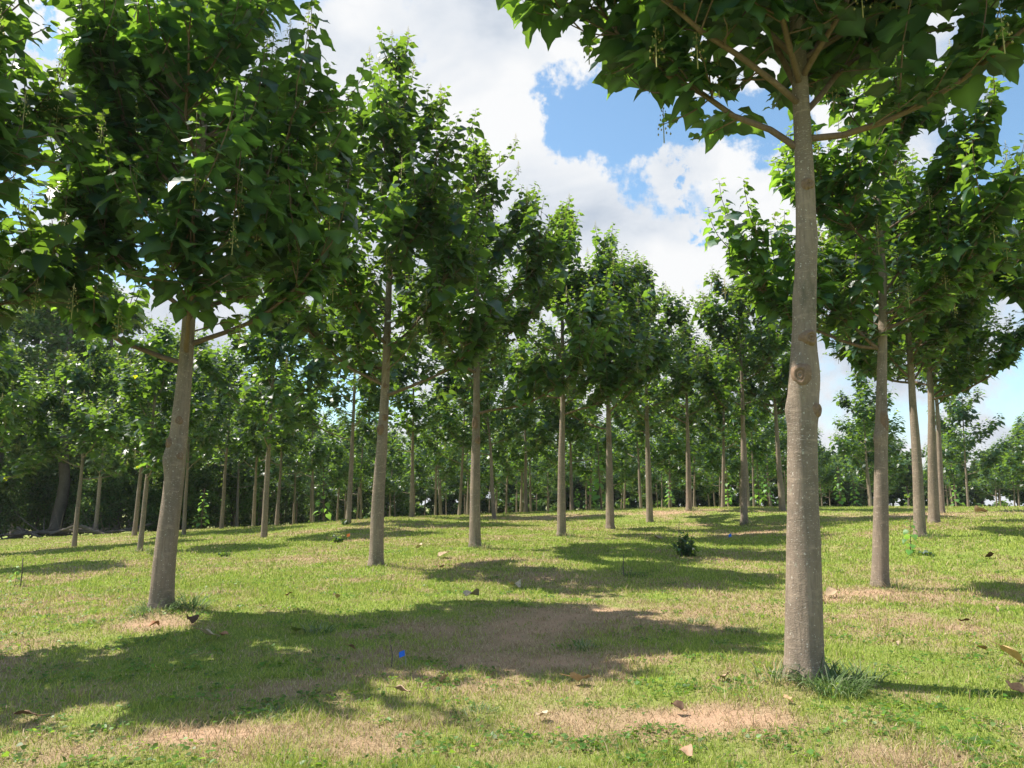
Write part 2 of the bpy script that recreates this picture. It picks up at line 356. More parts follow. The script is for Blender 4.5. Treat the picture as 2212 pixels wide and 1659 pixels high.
def build_weeds():
    rng = np.random.default_rng(8); P = []
    for k in range(1500):
        r = (2.6**.5+rng.random()*(22**.5-2.6**.5))**2; th = rng.uniform(-.82, .82); cx, cy = r*math.sin(th), r*math.cos(th)
        if dryness(np.array([cx]), np.array([cy]))[0] > .75: continue
        n = rng.integers(6, 40); P.append(np.stack([cx+rng.normal(0, .09, n), cy+rng.normal(0, .07, n)], 1))
    P = np.concatenate(P); n = len(P); z = ground_z(P[:, 0], P[:, 1])+rng.uniform(.012, .04, n)
    v = rng.uniform(.6, 1.5, n)[:, None]*np.array([[.75, .70, .45]])
    V, L, S, c = leaves_np(np.concatenate([P, z[:, None]], 1), rng.uniform(0, 6.28, n), rng.normal(.15, .3, n), rng.normal(0, .35, n), rng.uniform(.014, .042, n), v, 1)
    tag(link('clover', mesh_np('clover', V, L, S, M_sap_leaf, c)), 'small broad-leaved weeds and clover in patches through the mown grass', 'weeds', kind='stuff')
# ------------------------------------------------------------------ leaves
def leaf_unit(detail):
    if detail == 2:
        half = [(-.11, .2), (.07, .43), (.36, .45), (.60, .27)]; mid = [(0, 0), (.34, 0), (.66, 0), (1.0, 0)]
        pts = mid+half+[(a, -b) for a, b in half]
        F = [(0, 5, 4), (0, 1, 6, 5), (1, 2, 7, 6), (2, 3, 7), (0, 8, 9), (0, 9, 10, 1), (1, 10, 11, 2), (2, 11, 3)]
    elif detail == 3:
        half = [(-.10, .10), (-.12, .25), (-.02, .38), (.14, .46), (.30, .44), (.46, .39), (.60, .26), (.78, .13)]
        mid = [(0, 0), (.22, 0), (.42, 0), (.62, 0), (.82, 0), (1, 0)]
        pts = mid+half+[(a, -b) for a, b in half]; F = []
        for o, fl in ((6, 0), (14, 1)):
            q = [(0, o, o+1), (0, o+1, o+2), (0, o+2, o+3, 1), (1, o+3, o+4), (1, o+4, o+5, 2), (2, o+5, o+6, 3), (3, o+6, o+7, 4), (4, o+7, 5)]
            F += [f[::-1] if fl else f for f in q]
    else:
        pts = [(0, 0), (1, 0), (.05, .42), (.5, .40), (.05, -.42), (.5, -.40)]
        F = [(0, 1, 3, 2), (0, 4, 5, 1)]
    return np.array(pts, float), F
def leaves_np(P, az, el, roll, size, tint, detail, curl=None):
    U, F = leaf_unit(detail); n = len(P); rng = np.random.default_rng(n)
    x = U[None, :, 0]*np.ones((n, 1)); y = U[None, :, 1]*(rng.uniform(.88, 1.18, n)[:, None])
    c = rng.uniform(.12, .42, n)[:, None] if curl is None else curl[:, None]
    fold = rng.uniform(-.05, .35, n)[:, None]; tw = rng.uniform(-.35, .35, n)[:, None]
    z = -c*x*x+fold*np.abs(y)-.55*(y*y)*rng.uniform(0, 1, n)[:, None]+tw*x*y
    D = np.stack([np.cos(el)*np.cos(az), np.cos(el)*np.sin(az), np.sin(el)], 1)
    S = np.stack([-np.sin(az), np.cos(az), 0*az], 1); Nn = np.cross(D, S)
    cr, sr = np.cos(roll)[:, None], np.sin(roll)[:, None]
    S2 = S*cr+Nn*sr; N2 = Nn*cr-S*sr
    V = P[:, None, :]+size[:, None, None]*(x[..., None]*D[:, None, :]+y[..., None]*S2[:, None, :]+z[..., None]*N2[:, None, :])
    if detail >= 2:
        V = V+rng.normal(0, .035, V.shape)*size[:, None, None]*(np.arange(len(U)) > (5 if detail == 3 else 3))[None, :, None]
    k = len(U); fl = np.concatenate([np.array(f) for f in F]); fs = np.array([len(f) for f in F])
    L = (np.arange(n)[:, None]*k+fl[None, :]).ravel(); Sz = np.tile(fs, n)
    tv = np.repeat(tint, k, 0)
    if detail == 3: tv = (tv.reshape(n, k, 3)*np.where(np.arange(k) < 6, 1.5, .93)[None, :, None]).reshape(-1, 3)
    return V.reshape(-1, 3), L, Sz, tv

build_weeds()
def limb_path(p0, az, el0, el1, length, n=9, rng=None, pw=1.2, wander=.12):
    P = [np.array(p0, float)]; a = az
    for i in range(n-1):
        t = (i+1)/(n-1); e = el0+(el1-el0)*t**pw
        a += rng.normal(0, wander); ee = e+rng.normal(0, .06)
        P.append(P[-1]+length/(n-1)*np.array([math.cos(ee)*math.cos(a), math.cos(ee)*math.sin(a), math.sin(ee)]))
    return np.array(P)
def interp(P, t):
    s = t*(len(P)-1); i = min(int(s), len(P)-2); f = s-i
    return P[i]*(1-f)+P[i+1]*f
class Crown:
    """grows limbs, leafy upright shoots, leaves and bud clusters round a trunk axis (local coordinates)"""
    def __init__(s, seed, axis, rad, zb, H, R, nl=10, custom=(), detail=2, leafscale=1.0, density=1.0):
        rng = s.rng = np.random.default_rng(seed); s.axis = axis; s.H = H; s.R = R
        s.limbs = []; s.shoots = []
        az0 = rng.uniform(0, 6.28)
        specs = list(custom)
        for i in range(nl):
            f = i/max(1, nl-1); specs.append((zb+(H*.74-zb)*f**.9, az0+i*2.4+rng.normal(0, .25), R_(8+40*f+rng.uniform(-6, 8)), R*(1.26-.50*f)*rng.uniform(.88, 1.12)))
        for (z, az, e0, ln) in specs:
            p0 = axis(z); P = limb_path(p0, az, e0, R_(72), ln, 10, rng, 1.7)
            r0 = max(.014, rad(z)*.42)
            s.limbs.append((P, np.linspace(r0, .008, 10), []))
            sub = s.limbs[-1][2]
            def shoots_on(Q, a0, length, t0, sp):
                m = max(2, int(length*(1-t0)/sp*density))
                for k in range(m):
                    t = t0+(1-t0)*(k+rng.random())/m; q = interp(Q, t)
                    up = rng.uniform(.2, 1.0); a2 = a0+rng.uniform(-1.9, 1.9)
                    l2 = rng.uniform(.5, 1.3)*(.8+.5*(R/2.7))
                    c = axis(min(q[2], H)); rr = math.hypot(q[0]-c[0], q[1]-c[1])
                    zmax = H-(min(rr, R*1.15)/R)**1.4*H*.35+rng.uniform(-.5, .5)
                    l2 = min(l2, max(.35, zmax-q[2]))
                    SP = limb_path(q, a2, R_(50*up), R_(80), l2, 6, rng, .8, .15)
                    s.shoots.append(SP); sub.append(SP)
            shoots_on(P, az, ln, .22, .30)
            for sgn in ((-1, 1, -1, 1) if ln > 2.2 else (-1, 1)):
                t = rng.uniform(.25, .8); q = interp(P, t); a3 = az+sgn*rng.uniform(.5, 1.15); l3 = ln*rng.uniform(.38, .6)*(1.1-.45*t)
                SP = limb_path(q, a3, R_(rng.uniform(0, 35)), R_(70), l3, 7, rng, 1.2, .12); sub.append(SP); s.shoots.append(SP[3:]); shoots_on(SP, a3, l3, .2, .34)
            s.shoots.append(P[4:])
        zl = min(l[0][0][2] for l in s.limbs)
        for (P, r, sub) in s.limbs:
            if P[0][2] > zl+2.6: continue
            aa = math.atan2(P[3][1]-P[0][1], P[3][0]-P[0][0])
            for k in range(int(9*density)):
                t = rng.uniform(.12, .9); SP = limb_path(interp(P, t), aa+rng.choice([-1, 1])*rng.uniform(.5, 1.7), R_(rng.uniform(-20, 15)), R_(rng.uniform(-5, 40)), rng.uniform(.4, .85), 5, rng, 1, .15)
                s.shoots.append(SP); sub.append(SP)
        tops_low = []
        for k in range(int(30*density)):
            z = zb+.15+rng.random()*4.6; SP = limb_path(axis(z), rng.uniform(0, 6.28), R_(rng.uniform(5, 35)), R_(rng.uniform(20, 70)), rng.uniform(.9, 1.7), 7, rng, 1, .15)
            s.shoots.append(SP[2:]); tops_low.append(SP)
        top = list(tops_low)
        for k in range(int(22*density)):
            z = H*(.66+.30*rng.random()); az = rng.uniform(0, 6.28)
            l = min(rng.uniform(.7, 1.5), (H-z)*1.0+.35)
            SP = limb_path(axis(z), az, R_(38), R_(84), l, 6, rng, .7, .1); s.shoots.append(SP); top.append(SP)
        s.topshoots = top
        s.shoots.append(np.array([axis(z) for z in np.linspace(H-1.7, H, 7)]))
        P_, A_, E_, Z_, T_, PS = [], [], [], [], [], []; buds = []
        for SP in s.shoots:
            ln = np.linalg.norm(np.diff(SP, axis=0), axis=1).sum(); sp = .098*leafscale
            m = max(3, int(min(ln, 1.75)/sp)); a0 = rng.uniform(0, 6.28)
            tone = rng.uniform(.72, 1.3)
            for k in range(m):
                t = 1-(k*sp)/ln
                if t < 0: break
                q = interp(SP, t); size = min(.285, .082+.029*k*leafscale)*rng.uniform(.65, 1.2)*leafscale**.5
                for side in (0, 1):
                    if k > 3 and rng.random() < .18: continue
                    a = a0+k*1.57+side*math.pi+rng.normal(0, .35)
                    pe = size*rng.uniform(.35, .6)
                    pel = R_(35)-R_(5)*k*.5
                    base = q+pe*np.array([math.cos(a)*math.cos(pel), math.sin(a)*math.cos(pel), math.sin(pel)])
                    el = R_(14)-min(1, k/6)*R_(38)+rng.normal(0, .28)
                    P_.append(base); PS.append(q); A_.append(a); E_.append(el); Z_.append(size)
                    young = max(0, 1-k/4.0); v = rng.uniform(.75, 1.25)*tone
                    T_.append((v*(1+.55*young), v*(1+.35*young), v*(1+.15*young)))
                    if rng.random() < .0008: T_[-1] = (4, 2.4, .8)
            if rng.random() < .16: buds.append(SP[-1])
        s.P = np.array(P_); s.az = np.array(A_); s.el = np.array(E_); s.sz = np.array(Z_); s.tint = np.array(T_); s.stem = np.array(PS); s.buds = buds
        s.detail = detail
        print('crown', seed, len(s.limbs), len(s.shoots), len(s.P))
    def leaf_mesh(s, name, mat, petioles=False):
        mb = MB(); roll = s.rng.normal(0, .3, len(s.P))
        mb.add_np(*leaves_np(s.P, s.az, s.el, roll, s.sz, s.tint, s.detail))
        if petioles:
            n = len(s.P); w = .0022; side = np.stack([-np.sin(s.az), np.cos(s.az), 0*s.az], 1)*w; up = np.array([0, 0, w*1.5])
            V = np.stack([s.stem-side, s.stem+side, s.P+side, s.P-side, s.stem-up, s.stem+up, s.P+up, s.P-up], 1).reshape(-1, 3)
            L = (np.arange(n)[:, None]*8+np.arange(8)[None, :]).ravel()
            mb.add_np(V, L, np.full(2*n, 4), np.tile([2.2, 1.6, .8], (8*n, 1)))
        return mb.mesh(name, mat)
    def bud_mesh(s, name):
        mb = MB(); rng = s.rng
        for b in s.buds:
            for k in range(26):
                t = k/26; r = .055*(1-t)+.012; a = k*2.4; c = b+np.array([r*math.cos(a), r*math.sin(a), -.10+.30*t]); q = .011*(1.1-.5*t)
                mb.add(c+q*np.array([(1, 0, 0), (-.5, .87, 0), (-.5, -.87, 0), (0, 0, 1.5), (0, 0, -1.5)]), [(0, 1, 3), (1, 2, 3), (2, 0, 3), (1, 0, 4), (2, 1, 4), (0, 2, 4)])
            tube(mb, [b-[0, 0, .2], b+[0, 0, .24]], [.006, .003], 4)
        return mb.mesh(name, M_bud)
    def add_limb(s, mb, i, n=8):
        P, r, sub = s.limbs[i]; tube(mb, P, r, n)
        for SP in sub: tube(mb, SP, np.linspace(.009, .004, len(SP)), 5)
    def add_tops(s, mb):
        for SP in s.topshoots: tube(mb, SP, np.linspace(.012, .005, len(SP)), 5)

def trunk_shape(pts, H, r0=.165, bulges=(), scale=1.0):
    """pts: local axis points rising from the base; returns axis(z) and rad(z)"""
    pts = np.array(pts, float); top = pts[-1]
    zz = np.concatenate([pts[:, 2], [H]]); slope = (pts[-1, :2]-pts[0, :2])/(pts[-1, 2])*.2
    xx = np.concatenate([pts[:, 0], [top[0]+slope[0]*(H-top[2])]]); yy = np.concatenate([pts[:, 1], [top[1]+slope[1]*(H-top[2])]])
    zz2 = np.linspace(0, H, 60); xs = np.interp(zz2, zz, xx); ys = np.interp(zz2, zz, yy)
    k = np.ones(5)/5
    xs[2:-2] = np.convolve(xs, k, 'valid'); ys[2:-2] = np.convolve(ys, k, 'valid')
    def axis(z): return np.array([np.interp(z, zz2, xs), np.interp(z, zz2, ys), z])
    rz = [0, .12, .4, 1.2, 2.4, 3.2, 4.0, 6, 8, H*.93, H]; rr = [1.2, 1.05, .98, .88, .77, .64, .57, .42, .27, .09, .04]
    def rad(z): return r0*scale*float(np.interp(z, rz, rr))
    return axis, rad
def trunk_mesh(name, axis, rad, H, seed, nseg=24, dz=.06, bulges=(), extra=None):
    rng = np.random.default_rng(seed)
    zs = np.concatenate([np.arange(-.25, 5.5, dz), np.arange(5.5, H, .3), [H]])
    P = np.array([axis(max(z, 0))*np.array([1, 1, 0])+[0, 0, z] for z in zs]); r = np.array([rad(max(z, 0)) for z in zs])
    th = np.arange(nseg)*2*math.pi/nseg; TH, ZZ = np.meshgrid(th, zs)
    w = 1+.035*np.sin(3*TH+seed+ZZ*.9)+.02*np.sin(5*TH-ZZ*1.7+seed)+.05*np.exp(-np.clip(ZZ, 0, 9)/.18)*np.sin(5*TH+seed)
    w += .03*(vnoise(ZZ*2.1+seed, TH*0+3)-.5)
    T, A, B = frames(P)
    for (bz, bphi, amp, sz, sphi) in bulges:   # bphi measured from the side that faces -y, to +x
        # frame angle: A ~ +y, B = T x A ~ -x  => direction(th)=cos*A+sin*B
        ang = math.atan2(-math.sin(bphi), -math.cos(bphi))
        dphi = np.angle(np.exp(1j*(TH-ang)))
        w += amp*np.exp(-((ZZ-bz)/sz)**2-(dphi/sphi)**2)
    mb = MB(); tube(mb, P, r, nseg, w)
    if extra: extra(mb)
    return mb.mesh(name, M_bark)
def knot_mesh(name, a, b, seed):
    """oval pruning scar: raised healing rim round a sunk dark centre; normal +z"""
    rng = np.random.default_rng(seed)
    prof = [(0, -.005), (.16, -.004), (.24, .007), (.34, .009), (.42, .002), (.52, .001), (.62, .010), (.76, .011), (.9, .004), (1.12, -.012), (1.4, -.05)]
    n = 22; V = [(0, 0, prof[0][1])]; F = []
    for (q, h) in prof[1:]:
        for j in range(n):
            t = j*2*math.pi/n; k = 1+.07*math.sin(3*t+seed)+rng.uniform(-.05, .05)
            V.append((q*a*k*math.cos(t), q*b*k*math.sin(t), h*a/.05+rng.uniform(-.001, .001)))
    for j in range(n): F.append((0, 1+j, 1+(j+1) % n))
    for i in range(len(prof)-2):
        for j in range(n):
            k = (j+1) % n; F.append((1+i*n+j, 1+(i+1)*n+j, 1+(i+1)*n+k, 1+i*n+k))
    mb = MB(); mb.add(V, F); return mb.mesh(name, M_knot)
def add_knot(trunk, axis, rad, z, phi, a, b, seed, out=0.0):
    c = axis(z); n = Vector((math.sin(phi), -math.cos(phi), .0)).normalized(); up = Vector((0, 0, 1)); s = up.cross(n)
    o = link('knot', knot_mesh('knot', a, b, seed), trunk)
    m = Matrix((s, up, n)).transposed().to_4x4(); m.translation = Vector(c)+n*(rad(z)+out)
    o.matrix_local = m
    return o

GRP_L = 'row of orchard trees along the left of the shade'
def front_tree(seed, base, path, H, zb, R, r0, label, group=None, nl=10, custom=(), bulges=(), knots=(), leafscale=1.0, density=1.15, nseg=24, detail=2, pet=False, split=True):
    """path: list of (u,v) along the clear stem, at the depth of the base"""
    u, v, d = base; b = at(u, v, d); b[2] = gz(b[0], b[1])
    pts = [np.array([0, 0, 0.])]+[at(pu, pv, d)-b for (pu, pv) in path]
    axis, rad = trunk_shape(pts, H, r0)
    t = empty('paulownia_tree', b, label, 'tree', group)
    tr = link('trunk', trunk_mesh('trunk', axis, rad, H, seed, nseg, .05, bulges), t)
    for i, k in enumerate(knots): add_knot(tr, axis, rad, *k[:4], seed+i, *(k[4:]))
    cr = Crown(seed, axis, rad, zb, H, R, nl, custom, detail, leafscale, density)
    for i in range(len(cr.limbs)):
        mb = MB(); cr.add_limb(mb, i, 10)
        link('branch', mb.mesh('branch', M_branch), t)
    for SP in cr.topshoots:
        mb = MB(); tube(mb, SP, np.linspace(.013, .005, len(SP)), 5); link('twig', mb.mesh('twig', M_branch), t)
    link('crown', cr.leaf_mesh('crown', M_leaf, pet), t)
    link('flower_buds', cr.bud_mesh('flower_buds'), t)
    return t, axis, rad
D_ = math.pi/180
# nearest tree, right
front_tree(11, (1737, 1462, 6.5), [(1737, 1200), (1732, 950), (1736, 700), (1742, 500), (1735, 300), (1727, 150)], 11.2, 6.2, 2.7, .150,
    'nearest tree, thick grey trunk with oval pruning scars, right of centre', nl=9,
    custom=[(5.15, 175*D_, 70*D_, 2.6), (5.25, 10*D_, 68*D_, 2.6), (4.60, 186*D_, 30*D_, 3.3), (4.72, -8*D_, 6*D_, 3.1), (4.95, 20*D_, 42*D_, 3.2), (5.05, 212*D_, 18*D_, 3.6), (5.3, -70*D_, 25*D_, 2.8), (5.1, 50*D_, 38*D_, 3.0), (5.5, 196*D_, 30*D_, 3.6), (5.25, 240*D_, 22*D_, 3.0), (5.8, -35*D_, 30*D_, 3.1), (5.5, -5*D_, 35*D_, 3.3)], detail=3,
    bulges=[(2.83, .15, .16, .12, .5), (2.50, -.6, .28, .16, .6), (2.52, 1.4, .20, .22, .6), (2.2, .75, .2, .10, .4), (2.2, -1.5, .28, .11, .4), (2.4, 0, .07, .3, 3), (3.2, -1.5, .12, .12, .5), (3.75, 1.3, .14, .14, .5), (4.25, .05, .14, .1, .5), (1.1, 1.2, .05, .05, .6), (1.15, -1.5, .07, .06, .4),
             (2.75, 1.0, -.13, .45, .14), (3.0, -.2, -.06, .5, .12)],
    knots=[(2.83, .12, .058, .062, .026), (2.50, -.5, .062, .09, .040), (2.2, .78, .042, .058, .030), (4.25, .02, .046, .05, .018)], nseg=48, pet=True, density=1.25)
# left row
front_tree(21, (348, 1322, 10.0), [(355, 1200), (372, 1080), (385, 950), (400, 800), (410, 650), (416, 580)], 11.2, 3.35, 2.2, .143,
    'large leaning tree nearest the left edge, full leafy crown over a grey trunk', GRP_L, nl=11, custom=[(3.45, -5*D_, 18*D_, 2.7), (3.2, 178*D_, 12*D_, 2.5), (3.9, 8*D_, 40*D_, 2.5), (3.9, 200*D_, 30*D_, 2.5), (4.9, 176*D_, 35*D_, 2.7), (5.6, 155*D_, 40*D_, 2.5), (5.3, 215*D_, 42*D_, 2.5), (6.3, 185*D_, 50*D_, 2.5)],
    detail=3, bulges=[(1.92, -1.1, .42, .17, .8), (2.0, .8, .25, .15, .5), (2.45, .2, .08, .1, .4), (2.2, .45, -.12, .35, .12)], knots=[(2.12, -.75, .045, .065, .024), (2.42, .25, .042, .055, .010), (1.95, .75, .036, .05, .022)], density=.98, nseg=36)
front_tree(31, (812, 1232, 15.3), [(815, 1100), (826, 950), (832, 850), (838, 680)], 11.3, 3.4, 2.5, .142,
    'second tree of the left row, red soil heaped round its trunk foot', GRP_L, nl=12, custom=[(4.3, 10*D_, 45*D_, 2.8), (3.6, 175*D_, 25*D_, 2.6)],
    bulges=[(2.75, -.8, .2, .15, .6), (3.1, .5, .1, .12, .5)], knots=[(2.7, -.5, .06, .09, .03), (2.95, .5, .05, .06, .02), (3.6, .1, .045, .05, .01)], density=1.1, nseg=30)
front_tree(41, (1026, 1186, 19.6), [(1026, 1080), (1028, 950), (1030, 740)], 10.9, 3.4, 2.8, .15,
    'third tree of the left row, orange wound on its stem below the leaves', GRP_L, nl=11, bulges=[(3.1, -.4, .18, .25, .6), (2.6, .7, .12, .15, .5)], knots=[(3.15, -.35, .06, .15, .03), (2.7, .6, .06, .09, .03)], density=1.1)
front_tree(51, (1213, 1161, 24), [(1213, 1000), (1216, 850), (1215, 760)], 10.9, 3.8, 2.8, .142, 'fourth tree of the left row, bare stub branch showing against the sky', GRP_L, nl=11, custom=[(4.5, 0*D_, 15*D_, 2.4)])
front_tree(61, (1318, 1146, 28.5), [(1316, 1000), (1314, 880), (1314, 760)], 11.5, 3.7, 2.8, .16, 'fifth tree of the left row, long pale split in its bark', GRP_L, nl=11, bulges=[(3.2, 0, .2, .3, .6)], knots=[(3.3, -.2, .06, .14, .012)])
front_tree(71, (1404, 1127, 33), [(1400, 1000), (1396, 850)], 11.6, 3.8, 2.8, .15, 'sixth tree of the left row, slim trunk between split-barked tree and dark sapling', GRP_L, nl=11)
front_tree(75, (1488, 1103, 38), [(1486, 950)], 9.7, 3.9, 2.4, .15, 'seventh tree of the left row, standing on the crest with grass at its foot', GRP_L, nl=10)
# right row
GRP_R = 'row of orchard trees along the right edge'
front_tree(81, (1901, 1272, 12.8), [(1903, 1100), (1903, 900), (1906, 750), (1908, 600), (1900, 480)], 10.6, 4.0, 2.35, .132,
    'second tree of the right row, swollen twisted scar halfway up its thin trunk', GRP_R, nl=9, custom=[(3.95, 180*D_, 42*D_, 2.3), (4.35, 0*D_, 22*D_, 2.8), (5.0, 30*D_, 45*D_, 2.6)],
    bulges=[(2.6, 0, .3, .22, .7), (2.45, -1.2, .45, .12, .7), (2.75, .3, .35, .3, .5)], knots=[(2.72, .15, .05, .16, .045)], detail=3, density=1.1, nseg=30)
front_tree(91, (1988, 1160, 19.3), [(1984, 1050), (1978, 950), (1972, 880), (1968, 800)], 10.4, 3.9, 2.6, .14, 'third tree of the right row, trunk leaning left above a leafy sprout', GRP_R, nl=11, custom=[(3.9, 20*D_, 45*D_, 2.6), (4.0, 170*D_, 45*D_, 2.6)])
front_tree(101, (2017, 1128, 24), [(2014, 1000), (2012, 880), (2010, 830)], 10.4, 3.9, 2.8, .165, 'fourth tree of the right row, wide trunk foot on a bare soil spot', GRP_R, nl=11, custom=[(4.0, 15*D_, 25*D_, 2.8)])
front_tree(105, (2034, 1108, 31), [(2030, 1000), (2026, 900)], 10.0, 4.4, 2.5, .13, 'fifth tree of the right row, thin trunk half hidden behind the fourth', GRP_R, nl=10)
front_tree(111, (2420, 1215, 15.5), [(2415, 900)], 9.4, 4.2, 2.6, .15, 'tree just past the right edge, only its leafy branch tips in view', nl=10)
front_tree(115, (1608, 1138, 30), [(1606, 1000), (1604, 860)], 11.6, 4.2, 2.4, .14, 'tall spired tree in the middle, dark trunk standing in leaf shade', nl=11)
front_tree(119, (1690, 1103, 36), [(1682, 1000), (1676, 900)], 9.8, 4.6, 2.3, .15, 'low forked tree on the crest, trunk curving left beside the nearest trunk', nl=9, custom=[(4.5, 165*D_, 45*D_, 2.3), (4.5, 15*D_, 45*D_, 2.3)])
front_tree(125, (-195, 1402, 7.9), [(-190, 1100)], 7.4, 3.1, 1.9, .13, 'tree past the left edge, only pale glossy branch tips in view', nl=8)

# ------------------------------------------------------------------ middle and far orchard: four kinds, copied
def tree_kind(seed, H, zb, R, r0, detail, leafscale, density, nl):
    rng = np.random.default_rng(seed); lean = rng.normal(0, .05, 2)
    axis, rad = trunk_shape([(0, 0, 0), (lean[0], lean[1], 1.5), (lean[0]*2.2+rng.normal(0, .04), lean[1]*2, 3.2), (lean[0]*3, lean[1]*2.6, 5)], H, r0)
    cr = Crown(seed, axis, rad, zb, H, R, nl, (), detail, leafscale, density)
    def limbs(mb):
        for i in range(len(cr.limbs)): tube(mb, cr.limbs[i][0], cr.limbs[i][1], 6)
    bul = [(rng.uniform(2.2, 3.2), rng.uniform(-1.5, 1.5), .18, .15, .6), (rng.uniform(2, 3.2), rng.uniform(-1.5, 1.5), .15, .12, .5)]
    tm = trunk_mesh('trunk', axis, rad, H, seed, 14, .12, bul, limbs)
    return tm, cr.leaf_mesh('crown', M_leaf), cr.bud_mesh('flower_buds')
MID = [tree_kind(200+i, 9.4+.5*i, 3.0+.15*i, 2.5, .11, 2, 1.15, .9, 11) for i in range(4)]
FAR = [tree_kind(300+i, 9.0+.4*i, 2.7, 2.5, .10, 1, 1.5, .8, 10) for i in range(4)]
def place(kind, p, rz, sc, label, group):
    t = empty('paulownia_tree', p, label, 'tree', group, rz); t.scale = (sc*rnd.uniform(.9, 1.1), sc*rnd.uniform(.9, 1.1), sc*rnd.uniform(.94, 1.06)); t.rotation_euler = (R_(rnd.uniform(-2, 2)), R_(rnd.uniform(-2, 2)), rz)
    link('trunk', kind[0], t); link('crown', kind[1], t)
    if kind in MID: link('flower_buds', kind[2], t)
    return t
rnd = random.Random(4)
GRP_M = 'orchard trees standing behind the left row'
mids = [((302, 1192, 23), 'left background tree with a dark leaning trunk, just left of the big leaning trunk'),
 ((570, 1162, 27), 'background tree between the first and second left-row trees, red soil at its foot'),
 ((752, 1130, 32), 'background tree just left of the second left-row trunk, weeds at its foot'),
 ((890, 1117, 38), 'background tree with a sturdy trunk just right of the second left-row trunk'),
 ((160, 1182, 28), 'leftmost background tree with its own trunk clear in front of dark woodland'),
 ((290, 1157, 34), 'slender background tree half hidden by the dark leaning trunk at left'),
 ((397, 1157, 33), 'background tree just right of the big leaning trunk at left'),
 ((478, 1142, 38), 'thin pale-stemmed background tree midway between big leaning trunk and red-soil tree'),
 ((597, 1137, 40), 'background tree directly right of and behind the red-soil background tree'),
 ((1068, 1122, 37), 'background tree just right of the third left-row trunk'),
 ((992, 1112, 43), 'far tree just left of the third left-row trunk, seen on the crest'),
 ((1136, 1108, 44), 'far tree midway between third and fourth left-row trunks on the crest'),
 ((1235, 1105, 46), 'far tree with spired crown just right of the fourth left-row trunk'),
 ((-60, 1190, 26), 'background tree past the left edge, leaves reaching into the picture'),
 ((-180, 1230, 19), 'background tree farther past the left edge with low leaves')]
for i, (b, lab) in enumerate(mids):
    p = at(*b); p[2] = gz(p[0], p[1])-.03
    t = place(MID[i % 4], p, rnd.uniform(0, 6.28), rnd.uniform(.9, 1.04), lab, GRP_M)
    if b[0] < 420: t.scale = [q*.86 for q in t.scale]
used = [at(*b)[:2] for b, _ in mids]+[at(*t)[:2] for t in TREES_FRONT]
nfar = 0
row = np.array([.46, .89]); per = np.array([.89, -.46])
for j in range(-24, 26):
    for i in range(0, 34):
        q = np.array([-4.65, 10])+row*(5.1*i)+per*(6.3*j); q = q+[rnd.uniform(-.5, .5), rnd.uniform(-.5, .5)]
        x, y = q
        if y < 41 or y > 98 or abs(x) > .74*y+2: continue
        ang = x/y
        if ang < -.49 and y > 44: continue
        if ang > .42 and y < 50: continue
        if .60 < ang < .66 and y < 75: continue
        if min(np.hypot(*(q-u)) for u in used) < 3.4: continue
        if rnd.random() < .10: continue
        used.append(q); z = gz(x, y)-.03
        place(FAR[rnd.randrange(4)] if y > 48 else MID[rnd.randrange(4)], (x, y, z), rnd.uniform(0, 6.28), rnd.uniform(.86, 1.08),
              'distant orchard tree, slim pale trunk below a spired green crown, massed beyond the crest', 'orchard trees massed beyond the crest'); nfar += 1
print('far trees', nfar)

# ------------------------------------------------------------------ old woodland behind the left of the field
def wood_kind(seed, H, R, zb, n, r0, ls=.16):
    rng = np.random.default_rng(seed); mb = MB()
    zs = np.linspace(-.3, H*.9, 14); P = np.stack([np.cumsum(rng.normal(0, .12, 14)), np.cumsum(rng.normal(0, .1, 14)), zs], 1); P[:, :2] -= P[0, :2]
    tube(mb, P, np.linspace(r0, .05, 14), 12)
    cen = []
    for k in range(26):
        f = rng.random(); z = zb+(H*.92-zb)*f; i = np.searchsorted(zs, z); i = min(i, 13)
        a = rng.uniform(0, 6.28); ln = R*(1.05-.6*f**1.5)*rng.uniform(.6, 1.1)
        LP = limb_path(P[i], a, R_(rng.uniform(0, 35)), R_(rng.uniform(10, 60)), ln, 7, rng, 1, .25)
        tube(mb, LP, np.linspace(max(.03, r0*.3*(1-f)), .015, 7), 6)
        for q in (LP[3], LP[4], LP[5], LP[6]): cen.append((q, rng.uniform(.7, 1.35)))
    tm = mb.mesh('trunk', M_oldbark)
    c = np.array([x[0] for x in cen]); rr = np.array([x[1] for x in cen]); k = rng.integers(0, len(c), n)
    d = rng.normal(0, 1, (n, 3)); d /= np.linalg.norm(d, axis=1)[:, None]; rad_ = rng.random(n)**.45
    Pp = c[k]+d*(rr[k]*rad_)[:, None]*np.array([1, 1, .65])
    tone = np.repeat(rng.uniform(.7, 1.35, len(c)), 1)[k]*rng.uniform(.75, 1.25, n)
    tint = np.stack([tone*rng.uniform(.8, 1.3, n), tone, tone*.9], 1)
    mb2 = MB(); mb2.add_np(*leaves_np(Pp, rng.uniform(0, 6.28, n), rng.normal(-.3, .5, n), rng.normal(0, .6, n), rng.uniform(.7, 1.3, n)*ls, tint, 1))
    return tm, mb2.mesh('crown', M_wood_leaf)
WOOD = [wood_kind(400, 17, 4.6, 3.0, 9000, .38, .26), wood_kind(401, 14, 4.2, 1.6, 8500, .30, .26), wood_kind(402, 5.0, 2.6, .3, 4500, .10, .20)]
